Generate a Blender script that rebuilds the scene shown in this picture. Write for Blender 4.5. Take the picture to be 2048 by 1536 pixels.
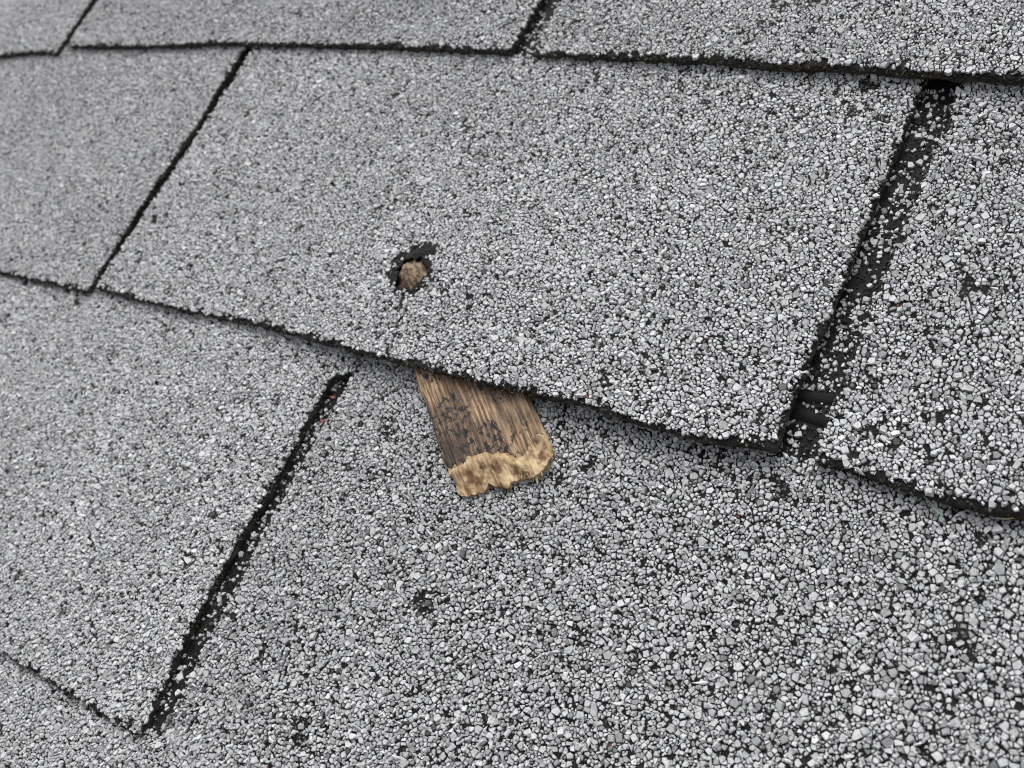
import bpy, bmesh, math, random
import numpy as np
from mathutils import Matrix, Vector

for o in list(bpy.data.objects):
    bpy.data.objects.remove(o)
scene = bpy.context.scene
col = scene.collection
rng = np.random.default_rng(11)
MM = 0.001
PITCH = math.radians(20)                      # roof slope; +x along the courses, +y up the slope, z off the roof
TILT = Matrix.Rotation(PITCH, 4, 'X')

# ------------------------------------------------------------------ camera
CAM_C = Vector((392.087, -85.704, 239.382)) * MM
CAM_R = Matrix(((0.793521, 0.42068, -0.439719), (-0.192091, 0.858789, 0.474955), (0.57743, -0.29242, 0.762276)))
cam_d = bpy.data.cameras.new('camera')
cam = bpy.data.objects.new('camera', cam_d)
col.objects.link(cam)
cam.matrix_world = TILT @ Matrix.Translation(CAM_C) @ CAM_R.transposed().to_4x4()
cam_d.sensor_width = 36
cam_d.lens = 36 * 2096.4 / 2048
cam_d.clip_start = 0.01
cam_d.clip_end = 200
cam_d.dof.use_dof = True
cam_d.dof.focus_distance = 0.275
cam_d.dof.aperture_fstop = 22
scene.camera = cam
scene.cycles.filter_width = 1.0

# ------------------------------------------------------------------ world, sun, exposure (overcast)
SUN_EL, SUN_AZ = math.radians(58), math.radians(25)      # azimuth measured from +y (up the slope) towards -x
w = bpy.data.worlds.new('World')
scene.world = w
w.use_nodes = True
nt = w.node_tree
nt.nodes.clear()
sky = nt.nodes.new('ShaderNodeTexSky')
sky.sky_type = 'NISHITA'
sky.sun_disc = False
sky.sun_elevation = SUN_EL
sky.sun_rotation = -SUN_AZ
sky.air_density = 1.0
sky.dust_density = 6.0
hsv = nt.nodes.new('ShaderNodeHueSaturation')            # cloud cover: the sky's colour is grey
hsv.inputs['Saturation'].default_value = 0.15
bg = nt.nodes.new('ShaderNodeBackground')
bg.inputs['Strength'].default_value = 0.14
out = nt.nodes.new('ShaderNodeOutputWorld')
nt.links.new(sky.outputs[0], hsv.inputs['Color'])
nt.links.new(hsv.outputs[0], bg.inputs['Color'])
nt.links.new(bg.outputs[0], out.inputs['Surface'])
sun_d = bpy.data.lights.new('sun', 'SUN')
sun_d.energy = 1.25
sun_d.angle = math.radians(42)
sun_d.color = (1.0, 0.985, 0.96)
sun = bpy.data.objects.new('sun', sun_d)
col.objects.link(sun)
sd = Vector((-math.sin(SUN_AZ) * math.cos(SUN_EL), math.cos(SUN_AZ) * math.cos(SUN_EL), math.sin(SUN_EL)))
sun.rotation_euler = sd.to_track_quat('Z', 'Y').to_euler()
sun.location = sd * 5
vs = scene.view_settings
vs.view_transform = 'Standard'
vs.look = 'None'
vs.exposure = 0.45
vs.gamma = 1.0
vs.use_curve_mapping = False


# ------------------------------------------------------------------ materials
def new_mat(name):
    m = bpy.data.materials.new(name)
    m.use_nodes = True
    n = m.node_tree.nodes
    return m, n, m.node_tree.links, n['Principled BSDF']


def ramp(n, stops, interp='LINEAR'):
    r = n.new('ShaderNodeValToRGB')
    e = r.color_ramp.elements
    r.color_ramp.interpolation = interp
    while len(e) < len(stops):
        e.new(0.5)
    for i, (p, c) in enumerate(stops):
        e[i].position = p
        e[i].color = (*c, 1) if len(c) == 3 else c
    return r


def noise(n, l, scale, detail=4, rough=0.6, vec=None, mapscale=None):
    t = n.new('ShaderNodeTexNoise')
    t.inputs['Scale'].default_value = scale
    t.inputs['Detail'].default_value = detail
    t.inputs['Roughness'].default_value = rough
    if mapscale is not None:
        tc = n.new('ShaderNodeTexCoord')
        mp = n.new('ShaderNodeMapping')
        mp.inputs['Scale'].default_value = mapscale
        l.new(tc.outputs['Object'], mp.inputs['Vector'])
        l.new(mp.outputs[0], t.inputs['Vector'])
    return t


def mixc(n, l, fac, a, b, blend='MIX'):
    m = n.new('ShaderNodeMix')
    m.data_type = 'RGBA'
    m.blend_type = blend
    for sock, val in ((m.inputs['Factor'], fac), (m.inputs['A'], a), (m.inputs['B'], b)):
        if sock.name != 'Factor':
            pass
    f, A, B = m.inputs[0], m.inputs[6], m.inputs[7]
    for s, v in ((f, fac), (A, a), (B, b)):
        if hasattr(v, 'is_output'):
            l.new(v, s)
        elif isinstance(v, (int, float)):
            s.default_value = v
        else:
            s.default_value = (*v, 1)
    return m.outputs[2]


def granule_material():
    m, n, l, p = new_mat('ceramic_granule')
    a = n.new('ShaderNodeAttribute')
    a.attribute_name = 'tone'
    t = noise(n, l, 1.0, 3, 0.65, mapscale=(1400, 1400, 1400))
    r = ramp(n, [(0.30, (0.72, 0.72, 0.73)), (0.55, (1, 1, 1)), (0.75, (1.12, 1.12, 1.11))])
    l.new(t.outputs['Fac'], r.inputs[0])
    c = mixc(n, l, 1.0, a.outputs['Color'], r.outputs[0], 'MULTIPLY')
    l.new(c, p.inputs['Base Color'])
    p.inputs['Roughness'].default_value = 0.8
    p.inputs['Specular IOR Level'].default_value = 0.25
    return m


def asphalt_material(name, tones):
    m, n, l, p = new_mat(name)
    t = noise(n, l, 1.0, 6, 0.7, mapscale=(260, 260, 420))
    r = ramp(n, tones)
    l.new(t.outputs['Fac'], r.inputs[0])
    l.new(r.outputs[0], p.inputs['Base Color'])
    p.inputs['Roughness'].default_value = 0.75
    p.inputs['Specular IOR Level'].default_value = 0.15
    t2 = noise(n, l, 1.0, 5, 0.7, mapscale=(900, 900, 900))
    b = n.new('ShaderNodeBump')
    b.inputs['Strength'].default_value = 0.9
    b.inputs['Distance'].default_value = 0.0006
    l.new(t2.outputs['Fac'], b.inputs['Height'])
    l.new(b.outputs[0], p.inputs['Normal'])
    return m


def far_material():
    # shingles out of the picture: the granules are too far to tell apart, so colour and relief only
    m, n, l, p = new_mat('granule_surface')
    tc = n.new('ShaderNodeTexCoord')
    v = n.new('ShaderNodeTexVoronoi')
    v.inputs['Scale'].default_value = 620
    wn = noise(n, l, 1.0, 2, 0.6, mapscale=(900, 900, 900))
    wa = n.new('ShaderNodeVectorMath')
    wa.operation = 'MULTIPLY_ADD'
    wa.inputs[1].default_value = (0.0012, 0.0012, 0.0012)
    l.new(wn.outputs['Color'], wa.inputs[0])
    l.new(tc.outputs['Object'], wa.inputs[2])
    l.new(wa.outputs[0], v.inputs['Vector'])
    v2 = n.new('ShaderNodeTexVoronoi')
    v2.feature = 'DISTANCE_TO_EDGE'
    v2.inputs['Scale'].default_value = 620
    l.new(wa.outputs[0], v2.inputs['Vector'])
    sep = n.new('ShaderNodeSeparateColor')
    l.new(v.outputs['Color'], sep.inputs[0])
    r = ramp(n, [(0.0, (0.12, 0.12, 0.12)), (0.12, (0.34, 0.34, 0.345)), (0.5, (0.45, 0.455, 0.46)), (1.0, (0.56, 0.565, 0.57))])
    l.new(sep.outputs[0], r.inputs[0])
    e = ramp(n, [(0.04, (0.0, 0.0, 0.0)), (0.24, (1, 1, 1))])
    l.new(v2.outputs['Distance'], e.inputs[0])
    c = mixc(n, l, e.outputs[0], (0.025, 0.024, 0.022), r.outputs[0])
    l.new(c, p.inputs['Base Color'])
    p.inputs['Roughness'].default_value = 0.7
    b = n.new('ShaderNodeBump')
    b.inputs['Distance'].default_value = 0.0007
    l.new(e.outputs[0], b.inputs['Height'])
    l.new(b.outputs[0], p.inputs['Normal'])
    return m


def tar_material():
    m, n, l, p = new_mat('black_sealant')
    t = noise(n, l, 1.0, 4, 0.6, mapscale=(500, 500, 500))
    r = ramp(n, [(0.3, (0.004, 0.004, 0.004)), (0.7, (0.010, 0.010, 0.010))])
    l.new(t.outputs['Fac'], r.inputs[0])
    l.new(r.outputs[0], p.inputs['Base Color'])
    p.inputs['Roughness'].default_value = 0.85
    p.inputs['Specular IOR Level'].default_value = 0.15
    return m


def wood_material(name, pale):
    m, n, l, p = new_mat(name)
    if pale:
        g = noise(n, l, 1.0, 6, 0.62, mapscale=(90, 330, 200))
        r = ramp(n, [(0.30, (0.20, 0.122, 0.062)), (0.44, (0.36, 0.25, 0.145)), (0.60, (0.50, 0.375, 0.225)), (0.8, (0.60, 0.475, 0.31))])
        l.new(g.outputs['Fac'], r.inputs[0])
        s = noise(n, l, 1.0, 4, 0.6, mapscale=(210, 260, 200))
        sr = ramp(n, [(0.46, (1, 1, 1)), (0.60, (0.34, 0.27, 0.22))])
        l.new(s.outputs['Fac'], sr.inputs[0])
        c = mixc(n, l, 1.0, r.outputs[0], sr.outputs[0], 'MULTIPLY')
        l.new(c, p.inputs['Base Color'])
        bump, dist = g, 0.0005
    else:
        g = noise(n, l, 1.0, 7, 0.66, mapscale=(85, 1500, 400))
        r = ramp(n, [(0.30, (0.040, 0.027, 0.021)), (0.41, (0.13, 0.075, 0.046)), (0.48, (0.20, 0.130, 0.080)), (0.55, (0.36, 0.250, 0.155)), (0.70, (0.50, 0.375, 0.245))])
        l.new(g.outputs['Fac'], r.inputs[0])
        # grey weathering in long soft patches
        s = noise(n, l, 1.0, 4, 0.6, mapscale=(55, 120, 60))
        sr = ramp(n, [(0.42, (0, 0, 0)), (0.58, (1, 1, 1))])
        l.new(s.outputs['Fac'], sr.inputs[0])
        gm = mixc(n, l, 0.62, r.outputs[0], (0.080, 0.054, 0.046))
        c1 = mixc(n, l, sr.outputs[0], r.outputs[0], gm)
        # flecks of tar stuck to the face
        f = noise(n, l, 1.0, 3, 0.7, mapscale=(480, 680, 500))
        fr = ramp(n, [(0.50, (0, 0, 0)), (0.54, (1, 1, 1))])
        l.new(f.outputs['Fac'], fr.inputs[0])
        k = noise(n, l, 1.0, 3, 0.6, mapscale=(95, 150, 100))
        kr = ramp(n, [(0.48, (0.0, 0.0, 0.0)), (0.55, (1, 1, 1))])
        l.new(k.outputs['Fac'], kr.inputs[0])
        fk = mixc(n, l, 1.0, fr.outputs[0], kr.outputs[0], 'MULTIPLY')
        c2 = mixc(n, l, fk, c1, (0.024, 0.023, 0.024))
        # dark water stain at the lower left corner of the board
        tc = n.new('ShaderNodeTexCoord')
        mp = n.new('ShaderNodeMapping')
        mp.inputs['Location'].default_value = (-19 / 13.0, 12.0 / 7.0, 0)
        mp.inputs['Scale'].default_value = (1000 / 13.0, 1000 / 7.0, 0)
        l.new(tc.outputs['Object'], mp.inputs['Vector'])
        ln = n.new('ShaderNodeVectorMath')
        ln.operation = 'LENGTH'
        l.new(mp.outputs[0], ln.inputs[0])
        ad = n.new('ShaderNodeMath')
        ad.operation = 'ADD'
        l.new(ln.outputs['Value'], ad.inputs[0])
        l.new(s.outputs['Fac'], ad.inputs[1])
        st = ramp(n, [(0.45, (0.85, 0.85, 0.85)), (0.85, (0, 0, 0))])
        dv = n.new('ShaderNodeMath')
        dv.operation = 'MULTIPLY'
        dv.inputs[1].default_value = 0.6
        l.new(ad.outputs[0], dv.inputs[0])
        l.new(dv.outputs[0], st.inputs[0])
        c2 = mixc(n, l, st.outputs[0], c2, (0.045, 0.034, 0.031))
        l.new(c2, p.inputs['Base Color'])
        bump, dist = g, 0.0007
    p.inputs['Roughness'].default_value = 0.8
    p.inputs['Specular IOR Level'].default_value = 0.25
    b = n.new('ShaderNodeBump')
    b.inputs['Strength'].default_value = 0.8
    b.inputs['Distance'].default_value = dist
    l.new(bump.outputs['Fac'], b.inputs['Height'])
    l.new(b.outputs[0], p.inputs['Normal'])
    return m


def plain_material(name, c1, c2, scale=600, rough=0.7):
    m, n, l, p = new_mat(name)
    t = noise(n, l, 1.0, 4, 0.6, mapscale=(scale, scale, scale))
    r = ramp(n, [(0.3, c1), (0.7, c2)])
    l.new(t.outputs['Fac'], r.inputs[0])
    l.new(r.outputs[0], p.inputs['Base Color'])
    p.inputs['Roughness'].default_value = rough
    return m


M_GRAN = granule_material()
M_ASPH = asphalt_material('weathered_asphalt', [(0.30, (0.004, 0.004, 0.004)), (0.52, (0.011, 0.0105, 0.010)), (0.66, (0.026, 0.024, 0.021)), (0.85, (0.045, 0.041, 0.035))])
M_EDGE = asphalt_material('dusty_cut_edge', [(0.30, (0.012, 0.011, 0.010)), (0.48, (0.036, 0.032, 0.026)), (0.62, (0.075, 0.067, 0.054)), (0.80, (0.13, 0.118, 0.095))])
M_FAR = far_material()
M_TAR = tar_material()
M_WOOD = wood_material('weathered_wood', False)
M_PALE = wood_material('torn_wood', True)
M_FIBRE = wood_material('splintered_wood', True)
_n = M_FIBRE.node_tree.nodes
for _x in _n:
    if _x.bl_idname == 'ShaderNodeMapping' and abs(_x.inputs['Scale'].default_value[0] - 90) < 1:
        _x.inputs['Scale'].default_value = (110, 900, 500)
    if _x.bl_idname == 'ShaderNodeValToRGB' and len(_x.color_ramp.elements) == 4:
        for _e, _c in zip(_x.color_ramp.elements, ((0.035, 0.026, 0.020), (0.14, 0.098, 0.066), (0.32, 0.24, 0.165), (0.44, 0.345, 0.25))):
            _e.color = (*_c, 1)
M_DECK = plain_material('roofing_felt', (0.012, 0.012, 0.012), (0.03, 0.028, 0.026), 200, 0.9)


# ------------------------------------------------------------------ helpers
def smooth(a, b, x):
    t = np.clip((np.asarray(x, float) - a) / (b - a), 0, 1)
    return t * t * (3 - 2 * t)


_lat = np.random.default_rng(5).random((256, 256))


def vnoise(x, y, s, seed=0):
    """smooth value noise, 0..1, cell size s"""
    x = np.asarray(x, float) / s + seed * 17.31 + 1000
    y = np.asarray(y, float) / s + seed * 7.77 + 1000
    i, j = np.floor(x).astype(int), np.floor(y).astype(int)
    fx, fy = x - i, y - j
    fx, fy = fx * fx * (3 - 2 * fx), fy * fy * (3 - 2 * fy)
    L = lambda a, b: _lat[a % 256, b % 256]
    return (L(i, j) * (1 - fx) * (1 - fy) + L(i + 1, j) * fx * (1 - fy) + L(i, j + 1) * (1 - fx) * fy + L(i + 1, j + 1) * fx * fy)


def inside(poly, x, y):
    x, y = np.asarray(x, float), np.asarray(y, float)
    r = np.zeros(x.shape, bool)
    n = len(poly)
    for i in range(n):
        x0, y0 = poly[i]
        x1, y1 = poly[(i + 1) % n]
        if y0 == y1:
            continue
        c = ((y0 > y) != (y1 > y)) & (x < (x1 - x0) * (y - y0) / (y1 - y0) + x0)
        r ^= c
    return r


def mesh_from(name, verts, faces, smooth_shade=False):
    """verts (N,3) in mm, faces (F,k) of one size"""
    verts = np.asarray(verts, np.float32) * MM
    faces = np.asarray(faces, np.int32)
    k = faces.shape[1]
    me = bpy.data.meshes.new(name)
    me.vertices.add(len(verts))
    me.vertices.foreach_set('co', verts.ravel())
    me.loops.add(faces.size)
    me.loops.foreach_set('vertex_index', faces.ravel())
    me.polygons.add(len(faces))
    me.polygons.foreach_set('loop_start', np.arange(0, faces.size, k, dtype=np.int32))
    try:
        me.polygons.foreach_set('loop_total', np.full(len(faces), k, np.int32))
    except Exception:
        pass
    me.polygons.foreach_set('use_smooth', np.full(len(faces), smooth_shade, bool))
    me.update(calc_edges=True)
    return me


def link(name, me, mat, parent=None):
    o = bpy.data.objects.new(name, me)
    if me is not None and mat is not None and not me.materials:
        me.materials.append(mat)
    col.objects.link(o)
    if parent is not None:
        o.parent = parent
    return o


# ------------------------------------------------------------------ the roof and its courses of shingles
T, EXP = 3.0, 127.0                         # layer thickness and exposure in mm

deck = mesh_from('roof', [(-1400, -800, -3.2), (1600, -800, -3.2), (1600, 1300, -3.2), (-1400, 1300, -3.2),
                          (-1400, -800, -18), (1600, -800, -18), (1600, 1300, -18), (-1400, 1300, -18)],
                 [(0, 1, 2, 3), (7, 6, 5, 4), (0, 4, 5, 1), (1, 5, 6, 2), (2, 6, 7, 3), (3, 7, 4, 0)])
roof = link('roof', deck, M_DECK)
roof.rotation_euler = (PITCH, 0, 0)
roof['kind'] = 'structure'
roof['label'] = 'weathered roof slope covered in courses of light grey asphalt shingles'

HOLE = [(152.8, 33.8), (154.4, 36.1), (154.9, 37.4), (159.7, 38.7), (161.7, 36.9), (163.9, 35.5), (165.2, 32.8), (164.5, 30.1), (163.4, 27.6), (160.8, 26.6), (156.1, 27.9), (154.8, 30.6)]
HOLE = [(159.4 + (x - 159.4) * 1.10, 32.8 + (y - 32.8) * 1.10) for x, y in HOLE]
BARE = [(148.0, 30.1), (149.5, 32.1), (147.5, 36.3), (148.4, 38.2), (152.5, 40.3), (153.3, 42.8), (155.8, 45.3), (158.3, 46.1), (161.4, 45.7), (163.3, 43.1), (164.5, 41.5), (164.8, 39.4), (166.5, 37.7), (167.1, 34.9), (166.3, 32.4), (166.2, 29.5), (166.5, 27.3), (164.4, 26.1), (158.2, 25.6), (153.1, 27.3), (151.1, 29.4)]
SHIM_O = np.array([200.0, 0.0])
SHIM_D = np.array([0.745, -0.667]) / math.hypot(0.745, 0.667)
SHIM_N = np.array([-SHIM_D[1], SHIM_D[0]])


def shim_xy(u, v):
    return (u - SHIM_O[0]) * SHIM_D[0] + (v - SHIM_O[1]) * SHIM_D[1], (u - SHIM_O[0]) * SHIM_N[0] + (v - SHIM_O[1]) * SHIM_N[1]


class Tab:
    """one shingle tab: bottom edge v(u), left and right edges u(v), height field z(u, v)"""

    def __init__(self, k, left, right, bottom, name='shingle', lift=None, gap_fill=0.3, near=True, seed=0):
        f = lambda a: (np.array([p[0] for p in a], float), np.array([p[1] for p in a], float))
        self.k, self.vb, self.seed = k, EXP * k, seed
        self.L, self.Rr, self.Bb = f(left), f(right), f(bottom)
        self.lift, self.gap_fill, self.near = lift, gap_fill, near
        self.shade = random.Random(seed + 50).uniform(-0.05, 0.04)

    def uL(self, v): return np.interp(v, *self.L)
    def uR(self, v): return np.interp(v, *self.Rr)
    def vB(self, u): return np.interp(u, *self.Bb)

    def z(self, u, v):
        h = T * (2 - (np.asarray(v, float) - self.vb) / EXP)
        fade = 1 - smooth(90, 130, np.asarray(v, float) - self.vb)
        h = h + (vnoise(u, v, 45, self.seed) - 0.5) * 0.9 * fade + (vnoise(u, v, 14, self.seed + 3) - 0.5) * 0.35 * fade
        if self.lift is not None:
            h = h + self.lift(np.asarray(u, float), np.asarray(v, float))
        return h


def lift_b1(u, v):
    a = smooth(95, 178, u)
    r = 1 - 0.28 * smooth(225, 297, u)
    f = np.clip(1 - np.maximum(v, 0) / 115, 0, 1) ** 1.3
    h = 3.3 * a * r * f
    x, y = u - 159, v - 34
    h = h + 0.9 * np.exp(-((x / 11) ** 2 + (y / 11) ** 2))       # the wood pushes the torn rim up
    h = h + 0.5 * smooth(6, 0, v) * vnoise(u, v, 25, 9)
    return h


def lift_b2(u, v):
    return 1.0 * smooth(60, 0, v) * smooth(305, 360, u)


def lift_c2(u, v):
    return 1.1 * smooth(60, 0, v - EXP) * smooth(150, 230, u)


def lift_a1(u, v):                           # pressed flat at its lower left corner
    return -2.3 * smooth(30, 0, v + 128) * smooth(300, 200, u)


def lift_a0(u, v):
    return -1.1 * smooth(30, 0, v + 128)


def default_tab(k, i, **kw):
    off = 152.4 if k % 2 else 0.0
    u0, u1 = off + 304.8 * i + 4.7, off + 304.8 * (i + 1) - 4.7
    vb = EXP * k
    j = random.Random(k * 31 + i)
    a, b = j.uniform(-1, 1), j.uniform(-1, 1)
    return Tab(k, [(vb, u0 + a)], [(vb, u1 + b)], [(u0, vb + j.uniform(-1, 1)), (u1, vb + j.uniform(-1, 1))], seed=k * 7 + i, **kw)


tabs = {}
# course B (k = 0)
tabs[(0, -1)] = Tab(0, [(0, -300)], [(0, -2.4), (15, -3.4), (42, -5.2), (65, -4.6), (87, -4.2), (108, -6.6), (130, -7.5)],
                    [(-300, -2), (-71, -1.5), (-16, -0.9), (-2, 0.1)], seed=1)
tabs[(0, 0)] = Tab(0, [(0, 1), (42, 0), (60, 1.2), (90, 0.2), (118, -0.6), (132, -2.6)],
                   [(3, 297.7), (30, 296.9), (45, 297.7), (120, 296.8)],
                   [(1, 2.3), (19, 1.5), (63, 1.9), (101, 3.0), (124, 2.6), (149, 1.8), (180, 1.2), (207, 0.9), (225, 1.4), (243, 2.4), (260, 0.8), (278, 0.5), (289, 2.0), (297, 2.7)],
                   lift=lift_b1, seed=2)
tabs[(0, 1)] = Tab(0, [(3, 307.4), (9.5, 306.8), (45, 306.8), (90, 306.6), (108, 308.0), (119, 307.0)], [(0, 604)],
                   [(307, 3), (314.5, 2.8), (326, 1.6), (337, 1.3), (347, 1.2), (355, 1.8), (604, 0)], lift=lift_b2, seed=3)
# course A (k = -1)
tabs[(-1, -1)] = Tab(-1, [(-127, -148)],
                     [(-130, 148.5), (-110, 146.8), (-90, 145.1), (-65, 144.8), (-44, 146.3), (-9.5, 144.4), (-6.5, 147.5), (-4.5, 152.7), (40, 152.7)],
                     [(-148, -129), (73, -132), (104, -131.2), (146, -130.8), (149, -130)], lift=lift_a0, seed=4)
tabs[(-1, 0)] = Tab(-1, [(-128, 153.4), (-110, 155.3), (-88, 155.5), (-70, 154), (-56, 152.9), (-7, 152.9), (40, 152.9)], [(-127, 452)],
                    [(153, -128.2), (165, -129), (452, -128)], gap_fill=0.46, lift=lift_a1, seed=5)
# course C (k = 1)
tabs[(1, -2)] = Tab(1, [(127, -452)], [(124.5, -153.6), (143, -155.6), (164, -157.5)], [(-452, 121), (-208, 122.7), (-184, 125.5), (-160, 126), (-154, 124.6)], seed=6)
tabs[(1, -1)] = Tab(1, [(130, -146.2), (142, -150.5), (163, -150.3)], [(130, 147.2), (155, 147.8)],
                    [(-146, 130.6), (-100, 130.6), (-58, 131.4), (-21, 133.5), (-6, 133.3), (63, 132.3), (108, 131.3), (147, 130.0)], seed=7)
tabs[(1, 0)] = Tab(1, [(129, 158.6), (140, 156.8), (170, 158.0)], [(127, 452)],
                   [(158.6, 129.3), (226, 127.2), (253, 125.0), (278, 124.3), (301, 122.5), (324, 121.2), (452, 120)], lift=lift_c2, seed=8)
for k, i in ((-2, -1), (-2, 0), (-2, 1), (-1, 1), (-1, -2), (2, -2), (2, -1), (2, 0), (2, 1), (1, 1)):
    tabs[(k, i)] = default_tab(k, i, gap_fill=0.12 if k == -2 else 0.3)
tabs[(0, -1)].gap_fill = 0.5
tabs[(-2, 0)].gap_fill = 0.30
tabs[(-1, -1)].gap_fill = 0.06

# area shown by the photograph plus a margin, in roof millimetres
VIEW = [(-275, 172), (322, 158), (374, -50), (368, -62), (98, -170)]


def grow(poly, d):
    c = np.mean(poly, axis=0)
    o = []
    n = len(poly)
    for i in range(n):
        p = np.array(poly[i], float)
        e1 = p - np.array(poly[i - 1]); e1 = e1 / np.linalg.norm(e1)
        e2 = np.array(poly[(i + 1) % n]) - p; e2 = e2 / np.linalg.norm(e2)
        b = e1 - e2
        if np.linalg.norm(b) < 1e-3:
            b = p - c
        b = b / np.linalg.norm(b)
        if b @ (p - c) < 0:
            b = -b
        o.append(tuple(p + b * d * 1.35))
    return o


VIEW_IN, VIEW_OUT = grow(VIEW, 14), grow(VIEW, 72)


def shingle_mesh(tab, name, hole=None, step=2.2, far=False):
    k = tab.vb
    us = np.linspace(0, 1, int(300 / step))
    v_off = np.concatenate([[0, 0.5, 1.4, 3, 5.5, 9], np.arange(13, 134, 4.5), [150, 185, 225, 254]])
    if far:
        v_off = np.array([0, 0.5, 1.6, 6, 40, 80, 127, 150, 254.0])
    if hole is not None:
        w = float(np.mean(tab.Rr[1]) - np.mean(tab.L[1]))
        us = np.unique(np.concatenate([us, np.arange(143, 172, 0.7) / w]))
        v_off = np.unique(np.concatenate([v_off, np.arange(18, 50, 0.7)]))
        us = us[np.concatenate([[True], np.diff(us) > 0.0008])]
        v_off = v_off[np.concatenate([[True], np.diff(v_off) > 0.25])]
    ne = np.array([0.0, 0.6, 1.6, 3.2]) / 300
    us = np.unique(np.concatenate([us, ne, 1 - ne]))
    nu, nv = len(us), len(v_off)
    S, Vo = np.meshgrid(us, v_off)
    V = k + Vo
    U = tab.uL(V) * (1 - S) + tab.uR(V) * S
    vb = tab.vB(U)
    V = vb + (Vo / 254.0) * (k + 254 - vb)
    U = tab.uL(V) * (1 - S) + tab.uR(V) * S
    # ragged, crumbling outline
    wb = np.exp(-Vo / 1.6)
    V = V + wb * ((vnoise(U, V * 0, 5, tab.seed) - 0.5) * 1.0 + (vnoise(U, V * 0, 1.9, tab.seed + 1) - 0.5) * 0.7)
    wl = np.exp(-S * 300 / 1.6)
    wr = np.exp(-(1 - S) * 300 / 1.6)
    rag = (vnoise(V, V * 0 + 9, 6, tab.seed + 2) - 0.5) * 1.0 + (vnoise(V, V * 0 + 9, 2.2, tab.seed + 4) - 0.5) * 0.6
    U = U + (wl + wr) * rag
    Z = tab.z(U, V)
    Z = Z - 0.55 * np.maximum(np.maximum(wl, wr), wb) * (0.5 + vnoise(U, V, 3, tab.seed + 6))
    if hole is not None:
        b = inside(BARE, U, V)
        Z = Z + np.where(b, (vnoise(U, V, 2.6, 21) - 0.35) * 1.1, 0)
    th = np.where(Vo > 140, 1.6, 2.6)
    top = np.stack([U, V, Z], -1).reshape(-1, 3)
    bot = np.stack([U, V, Z - th], -1).reshape(-1, 3)
    I = np.arange(nu * nv).reshape(nv, nu)
    q = np.stack([I[:-1, :-1], I[:-1, 1:], I[1:, 1:], I[1:, :-1]], -1).reshape(-1, 4)
    if hole is not None:
        c = top[q].mean(1)
        q = q[~inside(hole, c[:, 0] + (vnoise(c[:, 0], c[:, 1], 1.6, 4) - 0.5) * 1.6, c[:, 1] + (vnoise(c[:, 0], c[:, 1], 1.6, 8) - 0.5) * 1.6)]
    N = len(top)
    E = {}
    for f in q.tolist():
        for a, b in ((f[0], f[1]), (f[1], f[2]), (f[2], f[3]), (f[3], f[0])):
            if (b, a) in E:
                del E[(b, a)]
            else:
                E[(a, b)] = 1
    # walls in two bands so that their faces are rough too
    be = np.array(list(E.keys()))
    bv = np.unique(be)
    mid = (top[bv] * 0.5 + bot[bv] * 0.5) + rng.normal(0, 0.22, (len(bv), 3))
    idx = np.full(N, -1)
    idx[bv] = 2 * N + np.arange(len(bv))
    wall1 = np.stack([be[:, 1], be[:, 0], idx[be[:, 0]], idx[be[:, 1]]], -1)
    wall2 = np.stack([idx[be[:, 1]], idx[be[:, 0]], be[:, 0] + N, be[:, 1] + N], -1)
    faces = np.concatenate([q, q[:, ::-1] + N, wall1, wall2])
    me = mesh_from(name, np.concatenate([top, bot, mid]), faces)
    for mt in (M_ASPH, M_EDGE, M_FAR):
        me.materials.append(mt)
    mi = np.zeros(len(faces), np.int32)
    mi[2 * len(q):] = 1
    c = np.concatenate([top, bot, mid])[faces].mean(1)
    beyond = (c[:, 1] - k < 130) if far else (c[:, 1] - k < 130) & ~inside(VIEW_IN, c[:, 0], c[:, 1])
    mi[(mi == 0) & beyond] = 2                                # past the picture the granules are left to the material
    if hole is not None:
        mi[(mi == 1) & inside(BARE, c[:, 0], c[:, 1])] = 0
    me.polygons.foreach_set('material_index', mi)
    return me


# ------------------------------------------------------------------ crushed-stone granules
def hull(p):
    bm = bmesh.new()
    for x in p:
        bm.verts.new(x)
    bmesh.ops.convex_hull(bm, input=list(bm.verts))
    bm.verts.index_update()
    bmesh.ops.triangulate(bm, faces=list(bm.faces))
    f = [[v.index for v in fc.verts] for fc in bm.faces]
    co = np.array([v.co[:] for v in bm.verts])
    bm.free()
    return co, f


def rock_templates(n, nv, seed, blocky=0.7):
    """angular crushed stones: random polygons with a broken top plane, and a share of irregular shards"""
    r = np.random.default_rng(seed)
    vs_, fs_ = [], []
    while len(vs_) < n:
        if r.random() < blocky:
            nb = (nv + 1) // 2
            nt_ = nv - nb
            a = (np.arange(nb) + r.uniform(-0.36, 0.36, nb)) / nb * 2 * math.pi
            base = np.stack([np.cos(a), np.sin(a), r.uniform(-0.75, -0.05, nb)], -1)
            base[:, :2] *= r.uniform(0.78, 1.12, (nb, 1))
            a = (np.arange(nt_) + r.uniform(-0.36, 0.36, nt_)) / nt_ * 2 * math.pi + r.uniform(0, 6)
            rt = r.uniform(0.52, 0.86, (nt_, 1))
            top = np.stack([np.cos(a), np.sin(a)], -1) * rt
            sl = r.normal(0, 0.22, 2)
            p = np.concatenate([base, np.concatenate([top, (0.62 + top @ sl + r.normal(0, 0.03, nt_))[:, None]], -1)])
        else:
            p = r.normal(size=(nv, 3))
            p /= np.linalg.norm(p, axis=1)[:, None]
        co, f = hull(p)
        if len(f) == 2 * nv - 4 and len(co) == nv and len({i for x in f for i in x}) == nv:
            vs_.append(co)
            fs_.append(np.array(f))
    return np.array(vs_), np.array(fs_)


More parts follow.
